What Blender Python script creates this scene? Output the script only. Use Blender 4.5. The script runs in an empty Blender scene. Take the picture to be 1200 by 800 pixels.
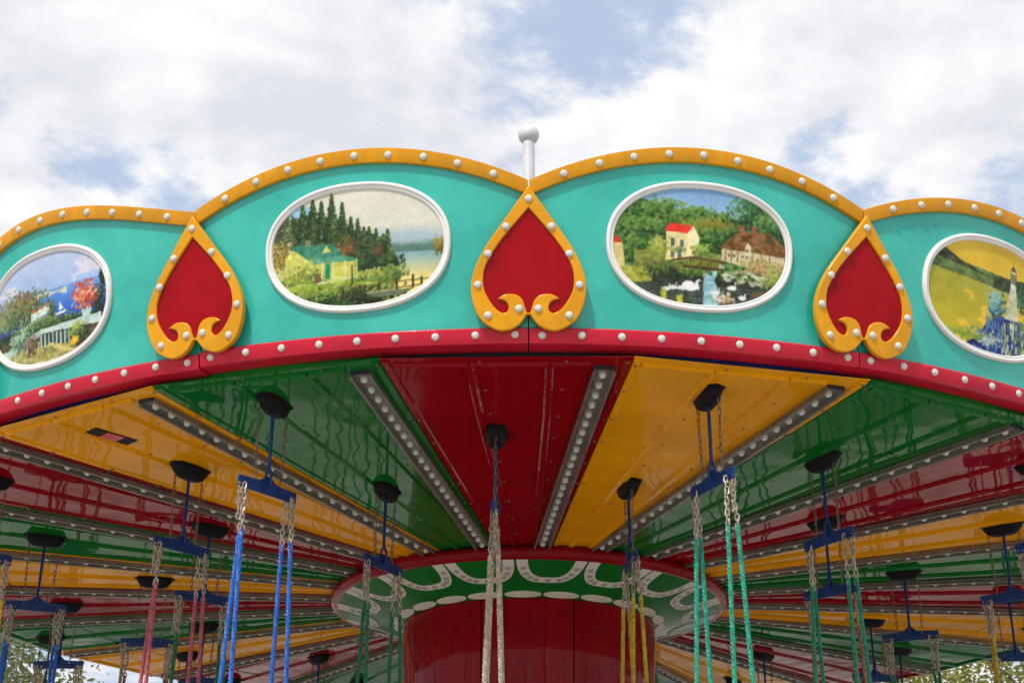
import bpy, bmesh, math, random
import numpy as np
from mathutils import Vector, Matrix

random.seed(7)
R = math.radians
SC = bpy.context.scene
COL = SC.collection

# ------------------------------------------------------------------ camera
cam_d = bpy.data.cameras.new('camera')
cam_d.sensor_fit = 'HORIZONTAL'; cam_d.sensor_width = 36.0; cam_d.lens = 51.17
cam_d.clip_start = 0.1; cam_d.clip_end = 2000.0
cam = bpy.data.objects.new('camera', cam_d); COL.objects.link(cam)
cam.matrix_world = (Matrix.Translation((0, -14.021, 1.6)) @ Matrix.Rotation(0.0125, 4, 'Z')
                    @ Matrix.Rotation(R(90) + 0.4226, 4, 'X') @ Matrix.Rotation(0.0051, 4, 'Z'))
SC.camera = cam

# ------------------------------------------------------------------ sky and sun
SUN = Vector((-0.28, -0.62, 0.84)).normalized()
W = bpy.data.worlds.new('World'); SC.world = W; W.use_nodes = True
nt = W.node_tree; nt.nodes.clear()
def wn(t, **k):
    n = nt.nodes.new(t)
    for a, b in k.items(): setattr(n, a, b)
    return n
def wl(a, b): nt.links.new(a, b)
out = wn('ShaderNodeOutputWorld'); bg = wn('ShaderNodeBackground'); bg.inputs['Strength'].default_value = 0.10
wl(bg.outputs[0], out.inputs[0])
sky = wn('ShaderNodeTexSky', sky_type='NISHITA', sun_disc=False)
sky.sun_elevation = math.asin(SUN.z); sky.sun_rotation = math.atan2(SUN.x, SUN.y)
tc = wn('ShaderNodeTexCoord'); sep = wn('ShaderNodeSeparateXYZ'); wl(tc.outputs['Generated'], sep.inputs[0])
zc_ = wn('ShaderNodeMath', operation='MAXIMUM'); wl(sep.outputs[2], zc_.inputs[0]); zc_.inputs[1].default_value = 0.0
za_ = wn('ShaderNodeMath', operation='ADD'); wl(zc_.outputs[0], za_.inputs[0]); za_.inputs[1].default_value = 0.22
dx = wn('ShaderNodeMath', operation='DIVIDE'); wl(sep.outputs[0], dx.inputs[0]); wl(za_.outputs[0], dx.inputs[1])
dy = wn('ShaderNodeMath', operation='DIVIDE'); wl(sep.outputs[1], dy.inputs[0]); wl(za_.outputs[0], dy.inputs[1])
cmb = wn('ShaderNodeCombineXYZ'); wl(dx.outputs[0], cmb.inputs[0]); wl(dy.outputs[0], cmb.inputs[1]); cmb.inputs[2].default_value = 15.95
def cloud_noise(off, scale, detail, rough):
    ad = wn('ShaderNodeVectorMath', operation='ADD'); wl(cmb.outputs[0], ad.inputs[0]); ad.inputs[1].default_value = off
    n = wn('ShaderNodeTexNoise'); wl(ad.outputs[0], n.inputs['Vector'])
    n.inputs['Scale'].default_value = scale; n.inputs['Detail'].default_value = detail; n.inputs['Roughness'].default_value = rough; n.inputs['Distortion'].default_value = 0.12
    return n
CS = 3.1
n1 = cloud_noise((0, 0, 0), CS, 12, 0.60)
r1 = wn('ShaderNodeValToRGB'); wl(n1.outputs['Fac'], r1.inputs[0])
r1.color_ramp.elements[0].position = 0.405; r1.color_ramp.elements[1].position = 0.495
r1.color_ramp.interpolation = 'EASE'
# relief: the billow is lighter on the side towards the sun
n1b = cloud_noise((-0.022, -0.03, 0), CS, 8, 0.55); n1c = cloud_noise((0, 0, 0), CS, 8, 0.55)
df = wn('ShaderNodeMath', operation='SUBTRACT'); wl(n1c.outputs['Fac'], df.inputs[0]); wl(n1b.outputs['Fac'], df.inputs[1])
n2 = cloud_noise((5.3, 2.1, 7), 2.3, 7, 0.55)
s2 = wn('ShaderNodeMath', operation='MULTIPLY_ADD'); wl(df.outputs[0], s2.inputs[0]); s2.inputs[1].default_value = 2.0; wl(n2.outputs['Fac'], s2.inputs[2])
r2 = wn('ShaderNodeValToRGB'); wl(s2.outputs[0], r2.inputs[0])
r2.color_ramp.elements[0].position = 0.30; r2.color_ramp.elements[0].color = (6.9, 7.1, 7.7, 1)
r2.color_ramp.elements[1].position = 0.62; r2.color_ramp.elements[1].color = (9.3, 9.3, 9.4, 1)
# thin veil keeps the gaps pale, as on a bright hazy day
veil = wn('ShaderNodeMix', data_type='RGBA'); veil.inputs[0].default_value = 0.72
wl(sky.outputs[0], veil.inputs[6]); veil.inputs[7].default_value = (5.8, 6.95, 9.0, 1)
mx = wn('ShaderNodeMix', data_type='RGBA')
wl(r1.outputs[0], mx.inputs[0]); wl(veil.outputs[2], mx.inputs[6]); wl(r2.outputs[0], mx.inputs[7])
wl(mx.outputs[2], bg.inputs[0])

sun_d = bpy.data.lights.new('sun', 'SUN'); sun_d.energy = 3.2; sun_d.angle = R(5); sun_d.color = (1.0, 0.955, 0.89)
sun = bpy.data.objects.new('sun', sun_d); COL.objects.link(sun)
sun.rotation_euler = (-SUN).to_track_quat('-Z', 'Y').to_euler(); sun.location = (-20, -30, 40)

vs = SC.view_settings
vs.view_transform = 'Standard'; vs.look = 'None'; vs.exposure = 0.12; vs.gamma = 1.0; vs.use_curve_mapping = False
SC.cycles.use_denoising = True
SC.cycles.max_bounces = 8; SC.cycles.diffuse_bounces = 4; SC.cycles.glossy_bounces = 4
SC.cycles.sample_clamp_indirect = 8.0

# ------------------------------------------------------------------ materials
def mat(name, col, rough=0.4, metal=0.0, coat=0.0, var=0.0, vscale=4.0, bump=0.0, bscale=3.0, bdetail=2.0,
        spec=0.5, col2=None, stretch=None, ior=1.5, rvar=0.0, grime=0.0):
    m = bpy.data.materials.new(name); m.use_nodes = True
    t = m.node_tree; b = t.nodes['Principled BSDF']
    b.inputs['Roughness'].default_value = rough; b.inputs['Metallic'].default_value = metal
    b.inputs['Coat Weight'].default_value = coat; b.inputs['Coat Roughness'].default_value = 0.04
    b.inputs['Specular IOR Level'].default_value = spec
    b.inputs['Base Color'].default_value = (*col, 1); b.inputs['IOR'].default_value = ior
    tcn = t.nodes.new('ShaderNodeTexCoord'); vec = tcn.outputs['Object']
    if stretch:
        mp = t.nodes.new('ShaderNodeMapping'); mp.inputs['Scale'].default_value = stretch
        t.links.new(vec, mp.inputs[0]); vec = mp.outputs[0]
    if var > 0 or col2:
        n = t.nodes.new('ShaderNodeTexNoise'); t.links.new(vec, n.inputs['Vector'])
        n.inputs['Scale'].default_value = vscale; n.inputs['Detail'].default_value = 6; n.inputs['Roughness'].default_value = 0.6
        rp = t.nodes.new('ShaderNodeValToRGB'); t.links.new(n.outputs['Fac'], rp.inputs[0])
        c2 = col2 if col2 else tuple(c * (1 - var) for c in col)
        c1 = tuple(min(1, c * (1 + var * 0.5)) for c in col)
        rp.color_ramp.elements[0].position = 0.36; rp.color_ramp.elements[1].position = 0.62
        rp.color_ramp.elements[0].color = (*c2, 1); rp.color_ramp.elements[1].color = (*c1, 1)
        last = rp.outputs[0]
        if grime > 0:        # faint rain streaks and rubbed dirt
            mp2 = t.nodes.new('ShaderNodeMapping'); mp2.inputs['Scale'].default_value = (7, 7, 0.7); t.links.new(tcn.outputs['Object'], mp2.inputs[0])
            n3 = t.nodes.new('ShaderNodeTexNoise'); t.links.new(mp2.outputs[0], n3.inputs['Vector']); n3.inputs['Scale'].default_value = 1.6; n3.inputs['Detail'].default_value = 7; n3.inputs['Roughness'].default_value = 0.65
            rg = t.nodes.new('ShaderNodeValToRGB'); t.links.new(n3.outputs['Fac'], rg.inputs[0])
            rg.color_ramp.elements[0].position = 0.50; rg.color_ramp.elements[0].color = (1, 1, 1, 1)
            rg.color_ramp.elements[1].position = 0.78; rg.color_ramp.elements[1].color = (1 - grime, 1 - grime, 1 - grime * 1.05, 1)
            mg = t.nodes.new('ShaderNodeMix'); mg.data_type = 'RGBA'; mg.blend_type = 'MULTIPLY'; mg.inputs[0].default_value = 1.0
            t.links.new(last, mg.inputs[6]); t.links.new(rg.outputs[0], mg.inputs[7]); last = mg.outputs[2]
        t.links.new(last, b.inputs['Base Color'])
    if rvar > 0:
        n = t.nodes.new('ShaderNodeTexNoise'); t.links.new(vec, n.inputs['Vector'])
        n.inputs['Scale'].default_value = 9; n.inputs['Detail'].default_value = 5
        mr = t.nodes.new('ShaderNodeMapRange'); t.links.new(n.outputs['Fac'], mr.inputs[0])
        mr.inputs[1].default_value = 0.3; mr.inputs[2].default_value = 0.7
        mr.inputs[3].default_value = max(0.02, rough - rvar); mr.inputs[4].default_value = rough + rvar
        t.links.new(mr.outputs[0], b.inputs['Roughness'])
    if bump > 0:
        n = t.nodes.new('ShaderNodeTexNoise'); t.links.new(vec, n.inputs['Vector'])
        n.inputs['Scale'].default_value = bscale; n.inputs['Detail'].default_value = bdetail
        bp = t.nodes.new('ShaderNodeBump'); bp.inputs['Strength'].default_value = 1.0; bp.inputs['Distance'].default_value = bump
        t.links.new(n.outputs['Fac'], bp.inputs['Height']); t.links.new(bp.outputs[0], b.inputs['Normal'])
        if coat > 0: t.links.new(bp.outputs[0], b.inputs['Coat Normal'])
    return m

M = {}
M['teal'] = mat('teal_gloss_paint', (0.042, 0.500, 0.405), 0.09, spec=0.6, col2=(0.018, 0.385, 0.315), vscale=1.3, grime=0.05, bump=0.014, bscale=2.2, rvar=0.08)
M['amber'] = mat('amber_gloss_paint', (0.76, 0.330, 0.004), 0.2, spec=0.3, var=0.14, grime=0.15, vscale=3, bump=0.003, bscale=4, rvar=0.06)
M['amber_dark'] = mat('amber_gloss_paint_darker', (0.66, 0.285, 0.004), 0.2, spec=0.3, var=0.14, grime=0.18, vscale=3, bump=0.003, bscale=4, rvar=0.06)  # amber toned slightly darker, for the arch trims
M['crimson'] = mat('crimson_gloss_paint', (0.34, 0.0010, 0.005), 0.05, ior=1.25, var=0.16, vscale=3, bump=0.004, bscale=4, rvar=0.06)
M['rose'] = mat('rose_red_gloss_paint', (0.60, 0.014, 0.040), 0.16, spec=0.35, var=0.12, vscale=3, bump=0.004, bscale=4, rvar=0.06)
def ceil_mat(name, c, ior=1.24):
    return mat(name, c, 0.03, ior=ior, var=0.12, vscale=1.6, bump=0.008, bscale=2.1, bdetail=1.3, rvar=0.02, grime=0.12)
M['c_red'] = ceil_mat('ceiling_red_lacquer', (0.29, 0.0025, 0.007))
M['c_amber'] = ceil_mat('ceiling_amber_lacquer', (0.86, 0.352, 0.003), 1.15)
M['c_green'] = ceil_mat('ceiling_green_lacquer', (0.005, 0.145, 0.015))
M['drum_red'] = mat('drum_red_lacquer', (0.27, 0.003, 0.008), 0.06, ior=1.25, var=0.15, vscale=2, bump=0.006, bscale=2.5, bdetail=1.5)
M['drum_green'] = mat('drum_green_lacquer', (0.006, 0.15, 0.018), 0.2, ior=1.14, var=0.1, bump=0.004, bscale=3)
M['white'] = mat('white_plastic', (0.82, 0.80, 0.77), 0.35, spec=0.3, var=0.06, vscale=6, bump=0.001, bscale=20)
M['cream'] = mat('cream_band_paint', (0.74, 0.66, 0.58), 0.55, ior=1.15, var=0.08, vscale=8)
M['bulb'] = mat('milky_bulb_plastic', (0.66, 0.635, 0.585), 0.35, var=0.05, vscale=10)
M['socket'] = mat('grey_lilac_lamp_cap', (0.40, 0.35, 0.35), 0.3, var=0.1, vscale=10)
M['steel'] = mat('dull_steel_channel', (0.27, 0.235, 0.19), 0.30, metal=0.4, var=0.22, vscale=5, bump=0.002, bscale=6, rvar=0.1)
M['plate'] = mat('lamp_strip_plate', (0.17, 0.165, 0.14), 0.12, spec=0.8, var=0.25, vscale=3, bump=0.002, bscale=5)
M['black'] = mat('black_rubber', (0.006, 0.0055, 0.006), 0.6, spec=0.2, var=0.3, vscale=12)
M['navy'] = mat('navy_steel_paint', (0.008, 0.036, 0.15), 0.38, spec=0.3, var=0.3, vscale=14, bump=0.001, bscale=30)
M['chain'] = mat('weathered_chain_steel', (0.50, 0.44, 0.36), 0.45, metal=0.35, col2=(0.30, 0.23, 0.16), vscale=30)
M['wire'] = mat('brown_grey_chain_steel', (0.25, 0.20, 0.155), 0.5, metal=0.6, col2=(0.15, 0.10, 0.07), vscale=30)
M['dark'] = mat('dark_structure_paint', (0.02, 0.02, 0.03), 0.6)
M['bluebeam'] = mat('blue_beam_paint', (0.012, 0.03, 0.18), 0.4)
M['greenbeam'] = mat('green_beam_paint', (0.02, 0.36, 0.03), 0.35)
M['roof'] = mat('roof_sheet', (0.16, 0.16, 0.17), 0.6, var=0.1)
M['bark'] = mat('bark', (0.13, 0.09, 0.06), 0.9, var=0.4, vscale=6, bump=0.02, bscale=8, bdetail=5, stretch=(1, 1, 0.2))
M['pave'] = mat('pale_concrete_paving', (0.42, 0.40, 0.36), 0.8, col2=(0.22, 0.21, 0.19), vscale=0.45, bump=0.004, bscale=20, bdetail=6)
M['seat'] = mat('blue_seat_plastic', (0.03, 0.14, 0.45), 0.35, var=0.08)
M['vlp'] = mat('pale_grey_pole_paint', (0.62, 0.62, 0.61), 0.35, var=0.06, vscale=5)

def leaf_mat(name, c1, c2):
    m = mat(name, c1, 0.55, col2=c2, vscale=1.3)
    t = m.node_tree; b = t.nodes['Principled BSDF']
    tr = t.nodes.new('ShaderNodeBsdfTranslucent'); tr.inputs[0].default_value = (c1[0] * 1.6, c1[1] * 1.5, c1[2], 1)
    ms = t.nodes.new('ShaderNodeMixShader'); ms.inputs[0].default_value = 0.35
    o = t.nodes['Material Output']
    t.links.new(b.outputs[0], ms.inputs[1]); t.links.new(tr.outputs[0], ms.inputs[2]); t.links.new(ms.outputs[0], o.inputs[0])
    return m
M['leafA'] = leaf_mat('fresh_leaf', (0.14, 0.165, 0.035), (0.08, 0.11, 0.022))
M['leafB'] = leaf_mat('dull_leaf', (0.17, 0.185, 0.07), (0.095, 0.115, 0.04))
M['leafC'] = leaf_mat('yellow_leaf', (0.22, 0.225, 0.045), (0.12, 0.14, 0.028))

# ------------------------------------------------------------------ helpers
def mesh_from(name, v, f, m=None, smooth=None):
    me = bpy.data.meshes.new(name); me.from_pydata([tuple(p) for p in v], [], f); me.update()
    bm = bmesh.new(); bm.from_mesh(me); bmesh.ops.recalc_face_normals(bm, faces=bm.faces); bm.to_mesh(me); bm.free()
    if smooth is not None:
        me.polygons.foreach_set('use_smooth', [True] * len(me.polygons))
        me.set_sharp_from_angle(angle=R(smooth))
    if m: me.materials.append(M[m] if isinstance(m, str) else m)
    return me
def obj(name, me, parent=None, loc=(0, 0, 0), rot=(0, 0, 0), scale=(1, 1, 1), m=None):
    o = bpy.data.objects.new(name, me); COL.objects.link(o)
    if parent: o.parent = parent
    o.location = loc; o.rotation_euler = rot; o.scale = scale
    if m:
        o.material_slots[0].link = 'OBJECT'; o.material_slots[0].material = M[m] if isinstance(m, str) else m
    return o
def empty(name, loc=(0, 0, 0), rz=0, parent=None):
    o = bpy.data.objects.new(name, None); COL.objects.link(o); o.location = loc; o.rotation_euler = (0, 0, rz)
    o.empty_display_size = 0.2; o.parent = parent
    return o
def tag(o, label=None, cat=None, group=None, kind=None):
    if label: o['label'] = label
    if cat: o['category'] = cat
    if group: o['group'] = group
    if kind: o['kind'] = kind
    return o
class MB:
    def __init__(s): s.v = []; s.f = []
    def add(s, v, f):
        n = len(s.v); s.v += [tuple(p) for p in v]; s.f += [tuple(i + n for i in q) for q in f]
    def box(s, x0, x1, y0, y1, z0, z1):
        s.add([(x, y, z) for z in (z0, z1) for y in (y0, y1) for x in (x0, x1)],
              [(0, 1, 3, 2), (4, 6, 7, 5), (0, 4, 5, 1), (2, 3, 7, 6), (0, 2, 6, 4), (1, 5, 7, 3)])
    def tube(s, pts, rad, n=8, closed=False):
        pts = [Vector(p) for p in pts]; L = len(pts)
        rr = rad if isinstance(rad, (list, tuple)) else [rad] * L
        v = []; prev = None
        for i, p in enumerate(pts):
            a = pts[(i - 1) % L] if (closed or i > 0) else p
            b = pts[(i + 1) % L] if (closed or i < L - 1) else p
            d = (b - a).normalized()
            if prev is None:
                u = d.orthogonal().normalized()
            else:
                u = (prev - d * prev.dot(d)).normalized()
            prev = u; w = d.cross(u)
            for k in range(n):
                t = 2 * math.pi * k / n; v.append(p + (u * math.cos(t) + w * math.sin(t)) * rr[i])
        f = []
        for i in range(L if closed else L - 1):
            j = (i + 1) % L
            for k in range(n):
                f.append((i * n + k, i * n + (k + 1) % n, j * n + (k + 1) % n, j * n + k))
        if not closed:
            f.append(tuple(range(n))[::-1]); f.append(tuple((L - 1) * n + k for k in range(n)))
        s.add(v, f)
    def lathe(s, prof, n=24, a0=0, a1=2 * math.pi):
        full = abs(a1 - a0 - 2 * math.pi) < 1e-6; m = n if full else n + 1; v = []
        for i in range(m):
            t = a0 + (a1 - a0) * i / n
            for r, z in prof: v.append((r * math.sin(t), -r * math.cos(t), z))
        L = len(prof); f = []
        for i in range(n):
            j = (i + 1) % m
            for k in range(L - 1): f.append((i * L + k, j * L + k, j * L + k + 1, i * L + k + 1))
        s.add(v, f)
    def ring(s, prof, n, a0, a1):
        """closed profile swept round the axis from a0 to a1, capped"""
        L = len(prof); v = []
        for i in range(n + 1):
            t = a0 + (a1 - a0) * i / n
            for r, z in prof: v.append((r * math.sin(t), -r * math.cos(t), z))
        f = []
        for i in range(n):
            for k in range(L):
                k2 = (k + 1) % L; f.append((i * L + k, (i + 1) * L + k, (i + 1) * L + k2, i * L + k2))
        f.append(tuple(range(L))); f.append(tuple(n * L + k for k in range(L))[::-1])
        s.add(v, f)
    def mesh(s, name, m=None, smooth=None): return mesh_from(name, s.v, s.f, m, smooth)
def loft(sections, caps=True, closed=True):
    """list of point loops -> verts, faces"""
    n = len(sections[0]); v = [p for q in sections for p in q]; f = []
    for i in range(len(sections) - 1):
        for k in range(n if closed else n - 1):
            k2 = (k + 1) % n; f.append((i * n + k, i * n + k2, (i + 1) * n + k2, (i + 1) * n + k))
    if caps: f.append(tuple(range(n))[::-1]); f.append(tuple((len(sections) - 1) * n + k for k in range(n)))
    return v, f
def catmull(pts, sub=5):
    o = []
    n = len(pts)
    for i in range(n - 1):
        p0 = pts[max(i - 1, 0)]; p1 = pts[i]; p2 = pts[i + 1]; p3 = pts[min(i + 2, n - 1)]
        for k in range(sub):
            t = k / sub
            o.append(tuple(0.5 * (2 * b + (c - a) * t + (2 * a - 5 * b + 4 * c - d) * t * t + (3 * b - a - 3 * c + d) * t ** 3)
                           for a, b, c, d in zip(p0, p1, p2, p3)))
    o.append(pts[-1]); return o
def curve_plate(name, loops, half, bevel, m=None, bres=2):
    """flat plate from closed 2-D outlines (later ones are holes), thickness 2*half, rounded edges; returns a mesh in XY"""
    cu = bpy.data.curves.new(name, 'CURVE'); cu.dimensions = '2D'; cu.fill_mode = 'BOTH'
    cu.extrude = max(half - bevel, 0.0005); cu.bevel_depth = bevel; cu.bevel_resolution = bres; cu.offset = -bevel
    for lp in loops:
        sp = cu.splines.new('POLY'); sp.points.add(len(lp) - 1)
        for i, (x, y) in enumerate(lp): sp.points[i].co = (x, y, 0, 1)
        sp.use_cyclic_u = True
    o = bpy.data.objects.new(name, cu); COL.objects.link(o)
    bpy.context.view_layer.update()
    dg = bpy.context.evaluated_depsgraph_get()
    me = bpy.data.meshes.new_from_object(o.evaluated_get(dg)); me.name = name
    bpy.data.objects.remove(o); bpy.data.curves.remove(cu)
    me.materials.clear()
    if m: me.materials.append(M[m])
    me.polygons.foreach_set('use_smooth', [True] * len(me.polygons)); me.set_sharp_from_angle(angle=R(35))
    return me

# ------------------------------------------------------------------ dimensions
RR = 6.0; ZR = 1.6 + 0.5981 * 6; KL = 0.0351 / 0.1604; LAM = math.atan(KL)
ZC = 1.6 + 0.5905 * 6                      # underside of the ceiling sheets
SECT0 = -1.33; SWING0 = -2.79
def fm(d, t, off=0.0):
    """point on the leaning fascia: angle in degrees, height above the rim, distance proud of it"""
    r = RR + KL * t + off * math.cos(LAM); z = ZR + t - off * math.sin(LAM); a = R(d)
    return (r * math.sin(a), -r * math.cos(a), z)
def arch(d): return 1.255 - 0.0025 * d * d

# ------------------------------------------------------------------ ground
g = MB(); NG = 24
gv = [(0, 0, 0)]; gf = []
for i, r in enumerate((8, 30, 120, 900)):
    for k in range(NG): gv.append((r * math.sin(2 * math.pi * k / NG), -r * math.cos(2 * math.pi * k / NG), 0))
for k in range(NG): gf.append((0, 1 + k, 1 + (k + 1) % NG))
for i in range(3):
    for k in range(NG):
        a = 1 + i * NG + k; b = 1 + i * NG + (k + 1) % NG; gf.append((a, a + NG, b + NG, b))
tag(obj('ground', mesh_from('ground', gv, gf, 'pave')), 'pale concrete paving spreading out under the swing ride', 'ground', kind='structure')

# ------------------------------------------------------------------ carousel
CAR = empty('swing_carousel')
tag(CAR, 'round swing carousel canopy with teal scenic rim and red, amber and green ceiling', 'carousel')

# bulb, shared
b = MB(); b.lathe([(0.0, 0.0150), (0.011, 0.0146), (0.0165, 0.0125), (0.0215, 0.0070), (0.0240, 0.0015), (0.0240, -0.004)], 14)
BULB = b.mesh('bulb', 'bulb', 50)
b = MB(); b.lathe([(0.0, 0.034), (0.011, 0.032), (0.020, 0.025), (0.0255, 0.013), (0.0270, 0.0)], 10)
CBULB = b.mesh('ceiling_bulb', 'bulb', 60)
BULBS_REST = MB()
def bulb_frame(d, t, off):
    """matrix with local Z along the fascia normal"""
    a = R(d); n = Vector((math.sin(a) * math.cos(LAM), -math.cos(a) * math.cos(LAM), -math.sin(LAM)))
    x = Vector((math.cos(a), math.sin(a), 0)); y = n.cross(x)
    m = Matrix((x, y, n)).transposed().to_4x4(); m.translation = Vector(fm(d, t, off)); return m
def place(name, me, parent, mtx, m=None):
    o = obj(name, me, parent, m=m); o.matrix_basis = mtx
    return o
def to_rest(mtx, me):
    BULBS_REST.add([mtx @ v.co for v in me.vertices], [tuple(p.vertices) for p in me.polygons])

# --- fascia panel meshes (local: panel centred on angle 0)
HW = 9.965
NA, NV = 44, 8
def fascia_meshes(arch):
    v = []; f = []
    for off in (0.0, -0.035):
        for i in range(NA + 1):
            d = -HW + 2 * HW * i / NA
            for k in range(NV + 1):
                t = 0.03 + (arch(d) - 0.012 - 0.03) * k / NV; v.append(fm(d, t, off))
    n1_ = (NA + 1) * (NV + 1)
    for i in range(NA):
        for k in range(NV):
            a = i * (NV + 1) + k; q = (a, a + NV + 1, a + NV + 2, a + 1)
            f.append(q); f.append(tuple(x + n1_ for x in q[::-1]))
    for i in range(NA):
        for k in (0, NV):
            a = i * (NV + 1) + k; c = a + NV + 1; f.append((a, c, c + n1_, a + n1_))
    for i in (0, NA):
        for k in range(NV):
            a = i * (NV + 1) + k; f.append((a, a + 1, a + 1 + n1_, a + n1_))
    secs = []
    for i in range(NA + 1):
        d = -HW + 2 * HW * i / NA; h = arch(d)
        secs.append([fm(d, h - 0.095, -0.001), fm(d, h - 0.0945, 0.024), fm(d, h - 0.092, 0.0285), fm(d, h - 0.087, 0.030), fm(d, h - 0.009, 0.030),
                     fm(d, h - 0.003, 0.0285), fm(d, h - 0.0005, 0.024), fm(d, h, -0.034), fm(d, h - 0.03, -0.037)])
    return mesh_from('fascia_panel', v, f, 'teal', 30), mesh_from('arch_trim', *loft(secs), 'amber_dark', 40)
def arch_skew(d): return arch(d) - 0.013 * d * (1 - (d / 10) ** 2)
PANEL, ARCH = fascia_meshes(arch)
PANEL_B, ARCH_B = fascia_meshes(arch_skew)

secs = []
for i in range(33):
    d = -HW + 2 * HW * i / 32; a = R(d)
    def rz(r, z): return (r * math.sin(a), -r * math.cos(a), z)
    secs.append([fm(d, 0.098, -0.002), fm(d, 0.096, 0.018), fm(d, 0.088, 0.026), fm(d, 0.004, 0.026), fm(d, 0.000, 0.0235),
                 rz(6.0, ZR - 0.004), rz(5.885, ZR - 0.002), rz(5.88, ZR + 0.004), rz(5.88, ZR + 0.05), rz(5.96, ZR + 0.06)])
STRIP = mesh_from('base_strip', *loft(secs), 'rose', 40)

OC = 0.638
def sup(ph, rx, ry, n=2.25):
    c, s = math.cos(ph), math.sin(ph)
    return rx * math.copysign(abs(c) ** (2 / n), c), ry * math.copysign(abs(s) ** (2 / n), s)
DPM = 180 / math.pi / 6.14
secs = []
for i in range(80):
    ph = 2 * math.pi * i / 80; q = []
    for ins, off in ((0, -0.002), (0, 0.012), (0.004, 0.020), (0.011, 0.026), (0.019, 0.026), (0.025, 0.021), (0.028, 0.015), (0.033, 0.0145), (0.038, 0.017), (0.043, 0.013), (0.047, 0.003), (0.047, -0.002)):
        x, y = sup(ph, 0.596 - ins, 0.407 - ins); q.append(fm(x * DPM, OC + y, off))
    secs.append(q)
secs.append(secs[0])
v, f = loft(secs, caps=False); FRAME = mesh_from('oval_frame', v, f, 'white', 50)
bm_ = bmesh.new(); bm_.from_mesh(FRAME); bmesh.ops.remove_doubles(bm_, verts=bm_.verts, dist=1e-5); bmesh.ops.recalc_face_normals(bm_, faces=bm_.faces); bm_.to_mesh(FRAME); bm_.free()
FRAME.set_sharp_from_angle(angle=R(50))

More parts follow.
